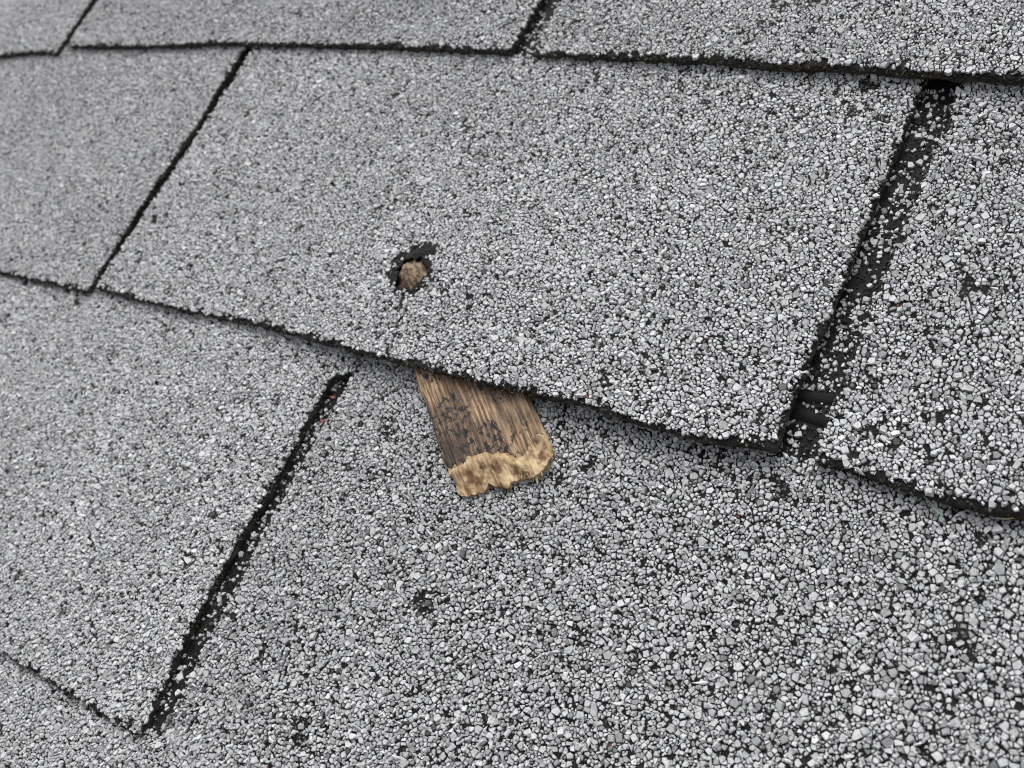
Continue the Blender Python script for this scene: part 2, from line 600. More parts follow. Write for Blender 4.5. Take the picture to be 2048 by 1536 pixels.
ROCK_V, ROCK_F = rock_templates(90, 10, 3)
CHIP_V, CHIP_F = rock_templates(60, 7, 4)
CRUMB_V, CRUMB_F = rock_templates(24, 6, 6, 0.2)


def pack_tile(size, seed):
    """random close packing of granule footprints on a periodic tile"""
    r = random.Random(seed)
    target = size * size * 0.98
    rad, area = [], 0
    while area < target:
        x = min(1.40, max(0.28, r.lognormvariate(math.log(0.49), 0.44)))
        rad.append(x)
        area += math.pi * x * x
    rad.sort(reverse=True)
    cs = 3.2
    nc = int(size / cs)
    cs = size / nc
    cells = {}
    pts = []
    for x in rad:
        for att in range(40):
            px, py = r.random() * size, r.random() * size
            ci, cj = int(px / cs), int(py / cs)
            ok = True
            for di in (-1, 0, 1):
                for dj in (-1, 0, 1):
                    for (qx, qy, qr) in cells.get(((ci + di) % nc, (cj + dj) % nc), ()):
                        dx, dy = abs(px - qx), abs(py - qy)
                        if dx > size / 2: dx = size - dx
                        if dy > size / 2: dy = size - dy
                        m = 0.56 * (x + qr)
                        if dx * dx + dy * dy < m * m:
                            ok = False
                            break
                    if not ok: break
                if not ok: break
            if ok:
                cells.setdefault((ci % nc, cj % nc), []).append((px, py, x))
                pts.append((px, py, x))
                break
    return np.array(pts)


TILE = 96.0
PACK = pack_tile(TILE, 8)
NSIDE = 5


def clip_poly(poly, nx, ny, d):
    """keep the side nx*x + ny*y <= d"""
    out = []
    m = len(poly)
    for i in range(m):
        ax, ay = poly[i]
        bx, by = poly[(i + 1) % m]
        da, db = nx * ax + ny * ay - d, nx * bx + ny * by - d
        if da <= 0:
            out.append((ax, ay))
        if (da < 0) != (db < 0) and da != db:
            t_ = da / (da - db)
            out.append((ax + (bx - ax) * t_, ay + (by - ay) * t_))
    return out


def stone_cells(pack, size, seed):
    """power-diagram cells of the packing: the angular outlines of stones pressed against each other"""
    r = random.Random(seed)
    cs = 3.0
    nc = int(size / cs)
    cs = size / nc
    cells = {}
    pts = pack.tolist()
    for i, (x, y, q) in enumerate(pts):
        cells.setdefault((int(x / cs) % nc, int(y / cs) % nc), []).append(i)
    res = np.zeros((len(pts), NSIDE, 2))
    for i, (x, y, q) in enumerate(pts):
        ci, cj = int(x / cs), int(y / cs)
        g0 = r.uniform(0.02, 0.11)
        w_ = q * r.uniform(1.5, 2.2)
        a0 = r.uniform(0, 6.28)
        poly = [(w_ * math.cos(a0 + k_ * math.pi / 4), 0.75 * w_ * math.sin(a0 + k_ * math.pi / 4)) for k_ in range(8)]
        for _ in range(r.choice((0, 1, 1, 2))):                 # fresh fracture faces
            a1 = r.uniform(0, 6.28)
            poly = clip_poly(poly, math.cos(a1), math.sin(a1), q * r.uniform(0.35, 0.9))
        for di in (-1, 0, 1):
            for dj in (-1, 0, 1):
                for j in cells.get(((ci + di) % nc, (cj + dj) % nc), ()):
                    if j == i: continue
                    dx, dy = pts[j][0] - x, pts[j][1] - y
                    if dx > size / 2: dx -= size
                    if dx < -size / 2: dx += size
                    if dy > size / 2: dy -= size
                    if dy < -size / 2: dy += size
                    d2 = dx * dx + dy * dy
                    if d2 > (q * 2 + pts[j][2] * 2) ** 2: continue
                    d_ = math.sqrt(d2)
                    k_ = (d2 + 0.75 * (q * q - pts[j][2] ** 2)) / (2 * d_)
                    poly = clip_poly(poly, dx / d_, dy / d_, max(k_, 0.08) - g0)
                    if not poly: break
        if len(poly) < 3:
            poly = [(0.3 * q * math.cos(k_ * 2.1), 0.3 * q * math.sin(k_ * 2.1)) for k_ in range(3)]
        while len(poly) > NSIDE:                                # drop the bluntest corner
            m = len(poly)
            ar = [abs((poly[k_][0] - poly[k_ - 1][0]) * (poly[(k_ + 1) % m][1] - poly[k_ - 1][1]) - (poly[(k_ + 1) % m][0] - poly[k_ - 1][0]) * (poly[k_][1] - poly[k_ - 1][1])) for k_ in range(m)]
            poly.pop(ar.index(min(ar)))
        while len(poly) < NSIDE:                                # split the longest side
            m = len(poly)
            ln = [math.dist(poly[k_], poly[(k_ + 1) % m]) for k_ in range(m)]
            k_ = ln.index(max(ln))
            poly.insert(k_ + 1, ((poly[k_][0] + poly[(k_ + 1) % m][0]) / 2, (poly[k_][1] + poly[(k_ + 1) % m][1]) / 2))
        res[i] = poly
        x_ = res[i]
        ar = 0.5 * abs(np.dot(x_[:, 0], np.roll(x_[:, 1], -1)) - np.dot(x_[:, 1], np.roll(x_[:, 0], -1)))
        pack[i, 2] = max(0.15, math.sqrt(ar / math.pi))
    return res


CELL = stone_cells(PACK, TILE, 9)
CELL_F = np.array([(i, (i + 1) % NSIDE, NSIDE + (i + 1) % NSIDE) for i in range(NSIDE)] + [(i, NSIDE + (i + 1) % NSIDE, NSIDE + i) for i in range(NSIDE)]
                  + [(NSIDE, NSIDE + i, NSIDE + i + 1) for i in range(1, NSIDE - 1)])


def build_stones(pos, rad, poly, tone, r):
    """each stone: its own outline, steep broken sides and a tilted top face"""
    n = len(pos)
    c = poly.mean(1, keepdims=True)
    a = r.normal(0, 0.10, n)
    ca, sa = np.cos(a)[:, None], np.sin(a)[:, None]
    q = poly - c
    q = np.stack([q[..., 0] * ca - q[..., 1] * sa, q[..., 0] * sa + q[..., 1] * ca], -1)
    base = q * r.uniform(0.97, 1.08, (n, 1, 1)) * r.uniform(0.94, 1.05, (n, NSIDE, 1))
    inset = r.uniform(0.70, 1.0, (n, 1, 1)) * r.uniform(0.85, 1.08, (n, NSIDE, 1))
    top = q * inset + r.normal(0, 0.07, (n, 1, 2)) * rad[:, None, None]
    h = (0.24 + 0.36 * rad) * r.uniform(0.65, 1.35, n)
    sl = r.normal(0, 0.19, (n, 1, 2))
    zt = h[:, None] + (top * sl).sum(-1) + r.normal(0, 0.045, (n, NSIDE)) * rad[:, None]
    zb = r.uniform(-0.30, 0.12, (n, NSIDE)) * (0.4 + rad[:, None])
    v = np.concatenate([np.concatenate([base, zb[..., None]], -1), np.concatenate([top, zt[..., None]], -1)], 1)
    v[..., :2] += c
    v = v + pos[:, None, :]
    nv = 2 * NSIDE
    f = CELL_F[None] + (np.arange(n) * nv)[:, None, None]
    me = mesh_from('g', v.reshape(-1, 3), f.reshape(-1, 3))
    at = me.attributes.new('tone', 'FLOAT_COLOR', 'POINT')
    cc = np.ones((n, nv, 4), np.float32)
    cc[..., :3] = tone[:, None, :]
    at.data.foreach_set('color', cc.ravel())
    return me


def candidates(u0, u1, v0, v1, seed):
    r = np.random.default_rng(100 + seed)
    p, c = PACK.copy(), CELL.copy()
    if r.random() < 0.5:
        p[:, 0] = TILE - p[:, 0]
        c[..., 0] *= -1
        c = c[:, ::-1]
    if r.random() < 0.5:
        p[:, 1] = TILE - p[:, 1]
        c[..., 1] *= -1
        c = c[:, ::-1]
    if r.random() < 0.5:
        p[:, [0, 1]] = p[:, [1, 0]]
        c = c[..., ::-1][:, ::-1]
    ox, oy = r.random(2) * TILE
    out, idx = [], []
    for a in range(int(math.floor((u0 - ox) / TILE)), int(math.ceil((u1 - ox) / TILE)) + 1):
        for b in range(int(math.floor((v0 - oy) / TILE)), int(math.ceil((v1 - oy) / TILE)) + 1):
            q = p.copy()
            q[:, 0] += a * TILE + ox
            q[:, 1] += b * TILE + oy
            out.append(q)
            idx.append(np.arange(len(p)))
    q, idx = np.concatenate(out), np.concatenate(idx)
    m = (q[:, 0] > u0) & (q[:, 0] < u1) & (q[:, 1] > v0) & (q[:, 1] < v1)
    return q[m], idx[m], c


def stone_tones(n, r, rad=None):
    g = np.clip(r.normal(0.47, 0.05, n), 0.33, 0.62)
    c = np.stack([g * 0.99, g, g * 1.018], -1)
    c *= 1 + r.normal(0, 0.012, (n, 3))
    x = r.random(n)
    if rad is not None:
        x = np.where((x > 0.13) & (x < 0.145) & (rad > 0.45), 0.5, x)      # the odd coloured grains are small
    d = x < 0.12
    c[d] *= r.uniform(0.45, 0.8, (d.sum(), 1))
    d = (x >= 0.12) & (x < 0.135)
    c[d] *= r.uniform(0.12, 0.35, (d.sum(), 1))
    d = (x >= 0.135) & (x < 0.1378)
    c[d] = np.array([0.15, 0.068, 0.050]) * r.uniform(0.5, 1.3, (d.sum(), 1))
    d = (x >= 0.139) & (x < 0.143)
    c[d] = np.array([0.27, 0.235, 0.19]) * r.uniform(0.6, 1.3, (d.sum(), 1))
    d = (x >= 0.145) & (x < 0.16)
    c[d] *= np.array([0.93, 0.985, 1.0])
    return c


def build_rocks(name, pos, rad, tone, r, TV, TF, flat=(0.40, 0.72), tilt=0.19, elong=0.26):
    n = len(pos)
    ti = r.integers(0, len(TV), n)
    k = 1 + np.abs(r.normal(0, elong, n))
    sc = np.stack([rad * k * 1.06, rad / k ** 0.6 * 1.06, rad * r.uniform(*flat, n)], -1)
    v = TV[ti] * sc[:, None, :]
    ax, ay, az = r.normal(0, tilt, n), r.normal(0, tilt, n), r.uniform(0, 2 * math.pi, n)
    def rot(v, a, i, j):
        c, s = np.cos(a)[:, None], np.sin(a)[:, None]
        x, y = v[..., i] * c - v[..., j] * s, v[..., i] * s + v[..., j] * c
        v[..., i], v[..., j] = x, y
    # spin within the template first so that no two look alike
    rot(v, ax, 1, 2)
    rot(v, ay, 0, 2)
    rot(v, az, 0, 1)
    v = v + pos[:, None, :]
    nv = TV.shape[1]
    f = TF[ti] + (np.arange(n) * nv)[:, None, None]
    me = mesh_from(name, v.reshape(-1, 3), f.reshape(-1, 3))
    a = me.attributes.new('tone', 'FLOAT_COLOR', 'POINT')
    cc = np.ones((n, nv, 4), np.float32)
    cc[..., :3] = tone[:, None, :]
    a.data.foreach_set('color', cc.ravel())
    return me


def join_meshes(parts):
    """several (me) of triangles -> one, keeping the tone attribute"""
    vs_, fs_, ts_ = [], [], []
    o = 0
    for me in parts:
        nv = len(me.vertices)
        a = np.empty(nv * 3, np.float32); me.vertices.foreach_get('co', a)
        f = np.empty(len(me.loops), np.int32); me.loops.foreach_get('vertex_index', f)
        t = np.empty(nv * 4, np.float32); me.attributes['tone'].data.foreach_get('color', t)
        vs_.append(a.reshape(-1, 3) / MM); fs_.append(f.reshape(-1, 3) + o); ts_.append(t)
        o += nv
        bpy.data.meshes.remove(me)
    me = mesh_from('granules', np.concatenate(vs_), np.concatenate(fs_))
    a = me.attributes.new('tone', 'FLOAT_COLOR', 'POINT')
    a.data.foreach_set('color', np.concatenate(ts_))
    return me


def upper_vB(tab, u):
    """lower edge of the course above, at u"""
    r = np.full(np.shape(u), tab.vb + EXP)
    for (k, i), t in tabs.items():
        if k == tab.k + 1:
            m = (u >= np.min(t.L[1]) - 6) & (u <= np.max(t.Rr[1]) + 6)
            r = np.where(m, t.vB(u), r)
    return r


def in_gap_above(tab, u, v):
    r = np.zeros(np.shape(u), bool)
    ups = sorted([t for (k, i), t in tabs.items() if k == tab.k + 1], key=lambda t: t.L[1][0])
    for a, b in zip(ups[:-1], ups[1:]):
        r |= (u > a.uR(v) - 3.5) & (u < b.uL(v) + 2.5)
    return r


WORN = [(220.3, -63.4, 6.5), (201.3, -106.1, 6.0), (129.2, -78, 4.0), (349, -28, 5.0), (178, -20, 5.0)]      # rubbed patches
SEAL = [[(294, 22.1), (308, 23.1), (308, 20.0), (294, 18.4)], [(294, 17.7), (308, 16.2), (308, 13.1), (294, 14.0)]]


def granules_for(tab, key):
    r = np.random.default_rng(500 + key[0] * 40 + key[1])
    u0, u1 = float(np.min(tab.L[1])) - 2, float(np.max(tab.Rr[1])) + 2
    v0, v1 = float(np.min(tab.Bb[1])) - 2, tab.vb + 250
    c, idx, cells = candidates(u0, u1, v0, v1, tab.seed)
    u, v, rad = c.T
    ok = (u > tab.uL(v) + 0.25) & (u < tab.uR(v) + 0.1) & (v > tab.vB(u) + 0.25) & inside(VIEW_OUT, u, v)
    u, v, rad, idx = u[ok], v[ok], rad[ok], idx[ok]
    up = upper_vB(tab, u)
    ing = in_gap_above(tab, u, v)
    exposed = v < up + np.where(ing, 0.8, 9)
    gap = (~exposed) & ing
    # worn and bare spots
    wear = vnoise(u, v, 2.6, tab.seed + 11) * 0.55 + vnoise(u, v, 18, tab.seed + 12) * 0.25 + vnoise(u, v, 1.5, tab.seed + 13) * 0.2
    p = 1 - 0.9 * smooth(0.725, 0.82, wear) * smooth(1.1, 0.5, rad)
    p *= np.where(rad < 0.35, 0.88, 0.985)
    for wx, wy, wr in WORN:
        p *= 1 - 0.6 * smooth(1.0, 0.3, np.hypot(u - wx, v - wy) / wr + (vnoise(u, v, 2.2, 33) - 0.5) * 0.9)
    p *= 1 - 0.75 * smooth(2.8, 0.6, v - tab.vB(u)) * smooth(0.42, 0.62, vnoise(u, v * 0, 8, tab.seed + 14))
    side = np.minimum(u - tab.uL(v), tab.uR(v) - u)
    p *= 1 - 0.4 * smooth(1.6, 0.2, side)
    keep = exposed & (r.random(len(u)) < p)
    gp = tab.gap_fill * (0.6 + 0.8 * smooth(0.35, 0.7, vnoise(u, v, 6, 31)))
    keep |= gap & (r.random(len(u)) < gp)
    if key == (0, 0):
        b = inside(BARE, u + (vnoise(u, v, 1.7, 41) - 0.5) * 2.6, v + (vnoise(u, v, 1.7, 42) - 0.5) * 2.6) | (((u - 168.8) / 1.0) ** 2 + ((v - 32.2) / 2.4) ** 2 < 1)
        # hairline crack running from the hole down to the edge
        cu = 160.5 + (26 - v) * 0.36 + (vnoise(v, v * 0, 4, 77) - 0.5) * 2
        keep &= ~((np.abs(u - cu) < 0.75) & (v < 26) & (r.random(len(u)) < 0.75))
        keep &= ~b | (r.random(len(u)) < 0.10) & ~inside(HOLE, u, v)
    if key == (-1, 0):
        for s in SEAL:
            keep &= ~inside(s, u, v) | (r.random(len(u)) < 0.03)
        x, y = shim_xy(u, v)
        keep &= ~((x > -80) & (x < 33) & (y > -13.0) & (y < 14.8))
    lost = exposed & ~keep & (r.random(len(u)) < 0.8) & (v > tab.vB(u) + 1.5)      # worn spots: sunken, tar-stained stones
    if key == (0, 0): lost &= ~b
    if key == (-1, 0):
        lost &= ~((x > -80) & (x < 33) & (y > -13.0) & (y < 14.8))
    lu, lv, lr_ = u[lost], v[lost], rad[lost]
    gu, gv, gr = u[gap & ~keep], v[gap & ~keep], rad[gap & ~keep]      # near-black stones filling out the slot floor
    u, v, rad, idx, gap = u[keep], v[keep], rad[keep], idx[keep], gap[keep]
    near = inside(VIEW_IN, u, v)
    parts = []
    tint = 1 + 0.10 * (vnoise(u, v, 60, tab.seed + 15) - 0.5) + 0.07 * (vnoise(u, v, 17, tab.seed + 16) - 0.5) + tab.shade
    n = int(near.sum())
    if n:
        a, b, q = u[near], v[near], rad[near]
        parts.append(build_stones(np.stack([a, b, tab.z(a, b)], -1), q, cells[idx[near]], stone_tones(n, r, q) * tint[near][:, None], r))
    # beyond the frame only the coarser stones stand on the patterned surface
    sel = ~near & (rad > 0.5) & (r.random(len(u)) < 0.75)
    n = int(sel.sum())
    if n:
        a, b, q = u[sel], v[sel], rad[sel]
        parts.append(build_rocks('g', np.stack([a, b, tab.z(a, b) + q * 0.2], -1), q * 1.1, stone_tones(n, r) * tint[sel][:, None], r, CRUMB_V, CRUMB_F))
    # loose shards lying on the rest
    sel = near & (r.random(len(u)) < 0.24) & ~gap
    n = int(sel.sum())
    if n:
        a, b = u[sel] + r.normal(0, 0.4, n), v[sel] + np.abs(r.normal(0, 0.4, n))
        q = np.clip(r.lognormal(math.log(0.50), 0.32, n), 0.25, 1.0)
        parts.append(build_rocks('g', np.stack([a, b, tab.z(a, b) + r.uniform(0.22, 0.5, n) + 0.1 * q], -1), q, stone_tones(n, r, q) * tint[sel][:, None], r, CHIP_V, CHIP_F, flat=(0.4, 0.75), tilt=0.28, elong=0.75))
    m = inside(VIEW_IN, lu, lv)
    n = int(m.sum())
    if n:
        parts.append(build_rocks('g', np.stack([lu[m], lv[m], tab.z(lu[m], lv[m]) - 0.02], -1), lr_[m] * 0.95, np.array([0.13, 0.126, 0.12]) * r.uniform(0.25, 2.4, (n, 1)), r, CHIP_V, CHIP_F, flat=(0.4, 0.7), tilt=0.25, elong=0.4))
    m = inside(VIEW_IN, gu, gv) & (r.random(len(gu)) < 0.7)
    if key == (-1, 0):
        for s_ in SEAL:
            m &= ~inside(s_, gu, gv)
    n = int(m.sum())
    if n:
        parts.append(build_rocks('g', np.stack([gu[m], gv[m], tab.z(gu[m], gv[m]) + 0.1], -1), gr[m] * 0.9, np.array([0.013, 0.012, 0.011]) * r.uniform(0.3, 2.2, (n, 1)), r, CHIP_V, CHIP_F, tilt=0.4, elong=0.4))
    # fines lodged between the larger granules
    m = int(0.12 * (u1 - u0) * (v1 - v0))
    a, b = r.uniform(u0, u1, m), r.uniform(v0, v1, m)
    ok = (a > tab.uL(b) + 0.2) & (a < tab.uR(b) - 0.2) & (b > tab.vB(a) + 0.2) & inside(VIEW_IN, a, b) & (b < upper_vB(tab, a) + 5)
    if key == (0, 0): ok &= ~inside(BARE, a, b)
    if key == (-1, 0):
        x, y = shim_xy(a, b)
        ok &= ~((x > -80) & (x < 33) & (y > -13.0) & (y < 14.8))
    a, b = a[ok], b[ok]
    n = len(a)
    if n:
        q = r.uniform(0.20, 0.36, n)
        tn = stone_tones(n, r) * r.uniform(0.12, 0.7, (n, 1))
        parts.append(build_rocks('g', np.stack([a, b, tab.z(a, b) + q * 0.7 + r.uniform(0, 0.25, n)], -1), q, tn, r, CRUMB_V, CRUMB_F, elong=0.4))
    # dark crumbs along the weathered edges
    m = 900
    s = r.random(m)
    a = np.where(s < 0.6, r.uniform(tab.Bb[0][0], tab.Bb[0][-1], m), 0)
    b = np.where(s < 0.6, 0, r.uniform(tab.vb, tab.vb + EXP, m))
    vbv = tab.vB(a)
    lr = r.random(m) < 0.5
    a2 = np.where(lr, tab.uL(b) + r.normal(0, 0.3, m), tab.uR(b) + r.normal(0, 0.3, m))
    a, b = np.where(s < 0.6, a, a2), np.where(s < 0.6, vbv + r.normal(0.0, 0.4, m), b)
    ok = inside(VIEW_IN, a, b) & (b < tab.vb + EXP + 4)
    a, b = a[ok], b[ok]
    n = len(a)
    if n:
        q = r.uniform(0.28, 0.7, n)
        tn = np.array([0.058, 0.050, 0.041]) * r.uniform(0.3, 1.9, (n, 1))
        parts.append(build_rocks('g', np.stack([a, b, tab.z(a, b) - r.uniform(0, 1.6, n)], -1), q, tn, r, CRUMB_V, CRUMB_F, tilt=0.8, elong=0.5))
    if key == (0, 0):                                         # torn bitumen round the hole
        a, b = r.uniform(146, 169, 900), r.uniform(24, 48, 900)
        ok = inside(BARE, a, b) & ~inside([(159.5 + (x - 159.5) * 1.12, 33 + (y - 33) * 1.12) for x, y in HOLE], a, b) & (r.random(900) < 0.45)
        a, b = a[ok], b[ok]
        n = len(a)
        q = r.uniform(0.25, 0.8, n)
        tn = np.array([0.020, 0.019, 0.018]) * r.uniform(0.4, 2.6, (n, 1))
        parts.append(build_rocks('g', np.stack([a, b, tab.z(a, b) + r.uniform(-0.1, 0.3, n)], -1), q, tn, r, CRUMB_V, CRUMB_F, tilt=0.7, elong=0.6))
    return join_meshes(parts) if parts else None


SEEN = {(0, -1), (0, 0), (0, 1), (-1, -1), (-1, 0), (1, -2), (1, -1), (1, 0), (-2, 0)}
HOLED_LABEL = 'grey shingle with a torn hole near its lower edge that shows wood beneath'
for key, tab in sorted(tabs.items()):
    me = shingle_mesh(tab, 'shingle', HOLE if key == (0, 0) else None, 2.2 if key in SEEN else 7)
    sh = link('shingle', me, M_ASPH, roof)
    if key == (0, 0):
        sh['label'] = HOLED_LABEL
    g = granules_for(tab, key)
    if g is not None:
        go = link('granules', g, M_GRAN, sh)
        go['kind'] = 'stuff'
    if key == (-1, 0):
        for s in SEAL:                                        # dabs of factory sealant seen in the slot
            P = np.array(s)
            nx, ny = 12, 6
            A, B = np.meshgrid(np.linspace(0, 1, nx), np.linspace(0, 1, ny))
            U = P[0, 0] * (1 - A) * (1 - B) + P[1, 0] * A * (1 - B) + P[2, 0] * A * B + P[3, 0] * (1 - A) * B
            V = P[0, 1] * (1 - A) * (1 - B) + P[1, 1] * A * (1 - B) + P[2, 1] * A * B + P[3, 1] * (1 - A) * B
            Z = tab.z(U, V) + 0.55 * np.sin(np.pi * B) ** 0.5 * (0.8 + 0.4 * vnoise(U, V, 2, 3)) + 0.02
            I = np.arange(nx * ny).reshape(ny, nx)
            q = np.stack([I[:-1, :-1], I[:-1, 1:], I[1:, 1:], I[1:, :-1]], -1).reshape(-1, 4)
            so = link('sealant_strip', mesh_from('sealant_strip', np.stack([U, V, Z], -1).reshape(-1, 3), q), M_TAR, sh)
            so.data.polygons.foreach_set('use_smooth', [True] * len(q))

# shingles beyond the picture: same pieces, sharing one mesh
proto = Tab(0, [(0, 4.7)], [(0, 300.1)], [(4.7, 0), (300.1, 0)], seed=40)
far_me = shingle_mesh(proto, 'shingle', None, step=12, far=True)
for k in range(-5, 9):
    for i in range(-5, 5):
        if (k, i) in tabs: continue
        o = link('shingle', far_me, M_FAR, roof)
        o.location = ((304.8 * i + (152.4 if k % 2 else 0)) * MM, EXP * k * MM, 0)

# ------------------------------------------------------------------ the wooden shim under the holed shingle
ZS = 6.4
base = Vector((SHIM_O[0], SHIM_O[1], 0)) * MM
shim = bpy.data.objects.new('wooden_shim', None)
col.objects.link(shim)
shim.empty_display_size = 0.01
shim.matrix_world = TILT @ Matrix.Translation(base) @ Matrix.Rotation(math.atan2(SHIM_D[1], SHIM_D[0]), 4, 'Z')
shim['label'] = 'brown weathered wooden shim with a pale frayed end sticking out from under the holed shingle'
shim['category'] = 'shim'

pale_line = [(-14.5, 24.3), (-11, 25.2), (-8.9, 25.9), (-7.5, 24.4), (-5, 25.4), (-3, 26.4), (0.3, 28.6), (3, 30.0), (5.0, 31.3), (5.6, 33.5), (7.5, 33.4), (9.1, 33.0), (11.0, 31.4), (13.4, 30.2), (16.4, 31.2)]
end_line = [(-14.5, 32.8), (-13.4, 33.4), (-11.4, 34.8), (-9.1, 34.9), (-6.8, 36.6), (-4.6, 35.0), (-3.0, 37.0), (-0.1, 39.5), (2.0, 38.2), (4.9, 39.3), (9.0, 40.9), (12.4, 39.9), (14.9, 38.1), (16.4, 35.6)]
PL = (np.array([p[0] for p in pale_line]), np.array([p[1] for p in pale_line]))
EL = (np.array([p[0] for p in end_line]), np.array([p[1] for p in end_line]))


def shim_top(x, y):
    z = ZS - 0.012 * np.maximum(x - 5, 0)
    z = z + (vnoise(x * 0.05, y, 1.3, 51) - 0.5) * 0.55 + (vnoise(x * 0.04, y, 0.5, 52) - 0.5) * 0.3 + (vnoise(x, y, 9, 53) - 0.5) * 0.5
    e = np.minimum(y + 14.3, 16.1 - y)
    return z - 0.7 * smooth(1.2, 0, e)


def strip_mesh(name, X, Y, Z, bottom):
    ny, nx = X.shape
    top = np.stack([X, Y, Z], -1).reshape(-1, 3)
    bot = np.stack([X, Y, np.broadcast_to(bottom, X.shape)], -1).reshape(-1, 3)
    I = np.arange(nx * ny).reshape(ny, nx)
    q = np.stack([I[:-1, :-1], I[:-1, 1:], I[1:, 1:], I[1:, :-1]], -1).reshape(-1, 4)
    N = nx * ny
    ring = np.concatenate([I[0, :], I[1:, -1], I[-1, -2::-1], I[-2:0:-1, 0]])
    nxt = np.roll(ring, -1)
    wall = np.stack([nxt, ring, ring + N, nxt + N], -1)
    return mesh_from(name, np.concatenate([top, bot]), np.concatenate([q, q[:, ::-1] + N, wall]))


ys = np.linspace(-14.3, 16.1, 130)
ts = np.linspace(0, 1, 90)
Tt, Y = np.meshgrid(ts, ys)
xe = np.interp(Y, *PL) + (vnoise(Y, Y * 0, 0.7, 60) - 0.5) * 1.8 + (vnoise(Y, Y * 0, 0.36, 67) - 0.5) * 1.6
X = -78 + (xe + 78) * Tt ** 0.8
Ye = Y + np.where(Y < -13.5, 1, 0) * (vnoise(X, Y * 0, 4, 61) - 0.5) * 0.7 + np.where(Y > 15.4, 1, 0) * (vnoise(X, Y * 0, 4, 62) - 0.5) * 0.7
Z = shim_top(X, Y)
Z = np.where(X < -20, np.minimum(Z, 5.4), Z) - 0.55 * smooth(xe - 2.2, xe, X)
bottom = np.minimum(3.95 - 0.0157 * X, 4.4)
board = link('board', strip_mesh('board', X, Ye, Z, np.minimum(bottom, Z - 0.6)), M_WOOD, shim)

# torn lower end: paler fibres a little below the old face
ys = np.linspace(-14.2, 16.0, 120)
ts = np.linspace(0, 1, 40)
Tt, Y = np.meshgrid(ts, ys)
x0 = np.interp(Y, *PL) - 2.0
xe = np.interp(Y, *EL) + (vnoise(Y, Y * 0, 0.9, 63) - 0.5) * 1.0
X = x0 + (xe - x0) * Tt
Z = shim_top(X, Y) - 0.18 - 0.6 * smooth(0.55, 1, Tt) + (vnoise(X * 0.7, Y, 3.4, 64) - 0.5) * 2.4 * smooth(0.05, 0.4, Tt) + (vnoise(X * 0.6, Y, 0.9, 65) - 0.5) * 0.4
Z = np.maximum(Z, 4.5)
link('frayed_end', strip_mesh('frayed_end', X, Y + (vnoise(X, Y * 0, 2, 66) - 0.5) * np.where(np.abs(Y - 0.9) > 14.6, 1.0, 0), Z, np.minimum(4.0, Z - 0.3)), M_PALE, shim)


def fibre_mesh(name, fibres):
    """thin tapering splinters: list of (x, y, z, length, yaw, pitch, radius)"""
    vs_, fs_ = [], []
    for (x, y, z, L, yaw, pt, rad) in fibres:
        d = np.array([math.cos(yaw) * math.cos(pt), math.sin(yaw) * math.cos(pt), math.sin(pt)])
        a = np.cross(d, [0, 0, 1.0]); a /= np.linalg.norm(a)
        b = np.cross(d, a)
        o = len(vs_)
        for t_, rr in ((0, 1), (0.55, 0.8)):
            for w_ in range(4):
                g = w_ * math.pi / 2
                vs_.append(np.array([x, y, z]) + d * L * t_ + (a * math.cos(g) + b * math.sin(g)) * rad * rr)
        vs_.append(np.array([x, y, z]) + d * L)
        for w_ in range(4):
            n_ = (w_ + 1) % 4
            fs_ += [(o + w_, o + n_, o + 4 + n_), (o + w_, o + 4 + n_, o + 4 + w_), (o + 4 + w_, o + 4 + n_, o + 8)]
    return mesh_from(name, np.array(vs_), np.array(fs_))


R = random.Random(4)
fib = []
for _ in range(70):
    y = R.uniform(-13.5, 15.8)
    if R.random() < 0.5: y = R.uniform(6, 16)
    x = float(np.interp(y, *EL)) - R.uniform(0.4, 3.0)
    fib.append((x, y, R.uniform(4.6, 5.9), R.uniform(1.2, 3.2), R.gauss(0, 0.35), R.gauss(-0.15, 0.25), R.uniform(0.08, 0.22)))
for _ in range(12):
    y = R.uniform(-13.5, 15.5)
    x = float(np.interp(y, *PL)) - R.uniform(0.2, 1.5)
    fib.append((x, y, float(shim_top(np.array(x), np.array(y))) - 0.15, R.uniform(1, 3.5), R.gauss(0, 0.12), R.gauss(-0.05, 0.08), R.uniform(0.1, 0.25)))
fo = link('loose_fibres', fibre_mesh('loose_fibres', fib), M_PALE, shim)
fo['kind'] = 'stuff'
link('splinter', fibre_mesh('splinter', [(37.5, 9.5, 5.0, 6.0, -0.25, -0.05, 0.75)]), M_PALE, shim)
link('splinter', fibre_mesh('splinter', [(22.5, -13.6, 5.2, -7.0, 0.22, 0.02, 0.8)]), M_WOOD, shim)

# broken wood pushing up through the hole
ys = np.linspace(-1, 1, 46)
A, B = np.meshgrid(np.linspace(-1, 1, 46), ys)
hx, hy = shim_xy(159.2, 32.8)
X, Y = hx + A * 9.5, hy + B * 7.5
rr = np.sqrt(A ** 2 + B ** 2) * (0.8 + 0.4 * vnoise(np.arctan2(B, A) * 3, A * 0, 1.3, 70))
Z = 5.7 + 2.9 * (1 - smooth(0.15, 1.0, rr)) + (vnoise(X * 0.35, Y, 1.1, 71) - 0.5) * 0.9 + (vnoise(X, Y, 0.6, 72) - 0.5) * 0.35
link('broken_bulge', strip_mesh('broken_bulge', X, Y, Z, np.full(X.shape, 3.6)), M_FIBRE, shim)
fib = []
for _ in range(70):
    a, q = R.uniform(0, 6.28), R.uniform(0, 0.75)
    x, y = hx + 9 * q * math.cos(a), hy + 7 * q * math.sin(a)
    fib.append((x, y, 8.0 - 2.6 * float(smooth(0.15, 1, q)), R.uniform(1.5, 3.5), R.gauss(3.3, 0.5), R.gauss(0.1, 0.2), R.uniform(0.1, 0.25)))
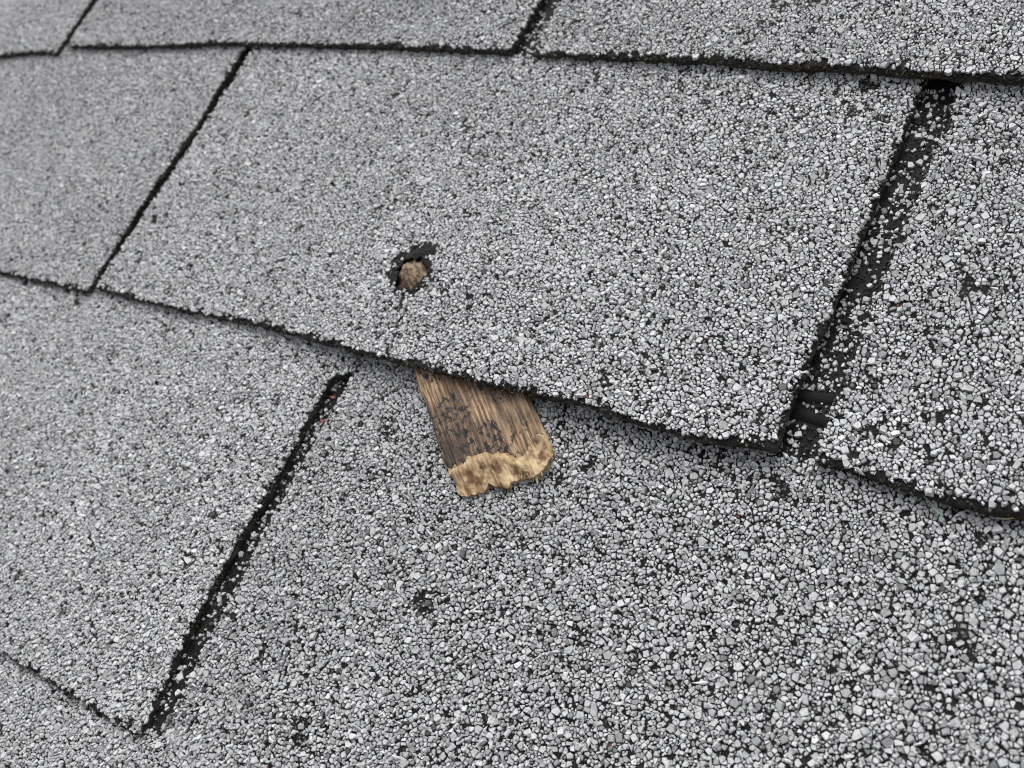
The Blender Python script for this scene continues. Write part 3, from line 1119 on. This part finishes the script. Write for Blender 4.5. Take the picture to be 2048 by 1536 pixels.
fo = link('loose_fibres', fibre_mesh('loose_fibres', fib), M_FIBRE, shim)
fo['kind'] = 'stuff'


# ------------------------------------------------------------------ litter caught between the shingles
def flake(name, label, group, u, v, z, L, W, yaw, tilt, mat, cat):
    n = 9
    t_ = np.linspace(-1, 1, n)
    w_ = W * (1 - t_ ** 2 * 0.9) * (0.8 + 0.3 * np.sin(t_ * 3 + yaw))
    vs_, fs_ = [], []
    for i in range(n):
        c = 0.12 * L * t_[i] ** 2
        for s in (-1, 0, 1):
            vs_.append((t_[i] * L / 2, s * w_[i] / 2, c - (0.15 * W if s == 0 else 0)))
        for s in (1, 0, -1):
            vs_.append((t_[i] * L / 2, s * w_[i] / 2, c - (0.15 * W if s == 0 else 0) - 0.12))
    for i in range(n - 1):
        for j in range(6):
            a, b = i * 6 + j, i * 6 + (j + 1) % 6
            fs_.append((a, b, b + 6, a + 6))
    o = link(name, mesh_from(name, np.array(vs_), np.array(fs_)), mat)
    o.matrix_world = TILT @ Matrix.Translation(Vector((u, v, z)) * MM) @ Matrix.Rotation(yaw, 4, 'Z') @ Matrix.Rotation(tilt, 4, 'Y')
    o['label'] = label
    o['category'] = cat
    if group: o['group'] = group


M_RUST = plain_material('dry_leaf', (0.10, 0.028, 0.020), (0.22, 0.066, 0.045))
M_STRAW = plain_material('dry_grass', (0.25, 0.21, 0.12), (0.38, 0.33, 0.20))
M_GREEN = plain_material('grey_green_leaf', (0.09, 0.12, 0.10), (0.16, 0.20, 0.17))
G = 'dry leaf crumbs in the slot left of the shim'
flake('leaf_crumb', 'reddish leaf crumb nearest the top end of the narrow slot left of the shim', G, 148.6, -13.7, 2.0, 2.8, 1.3, 0.15, 0.1, M_RUST, 'leaf')
flake('leaf_crumb', 'reddish leaf crumb lying lower in the slot, third from its top end', G, 150.6, -27.7, 2.0, 2.4, 1.2, 0.6, -0.1, M_RUST, 'leaf')
flake('leaf_crumb', 'dark reddish leaf crumb between two others in the slot left of the shim', G, 149.8, -22.5, 2.0, 2.6, 1.1, 1.2, 0.15, M_RUST, 'leaf')
flake('dry_leaf_bit', 'grey-green sliver of leaf under the lower edge of the rightmost shingle', None, 336.5, -0.6, 5.2, 6.5, 1.0, -0.55, 0.12, M_GREEN, 'leaf')
flake('straw', 'pale straw lying below the rightmost shingle edge at the picture border', None, 352.8, 1.2, 5.4, 6.0, 0.35, 0.45, 0.0, M_STRAW, 'straw')
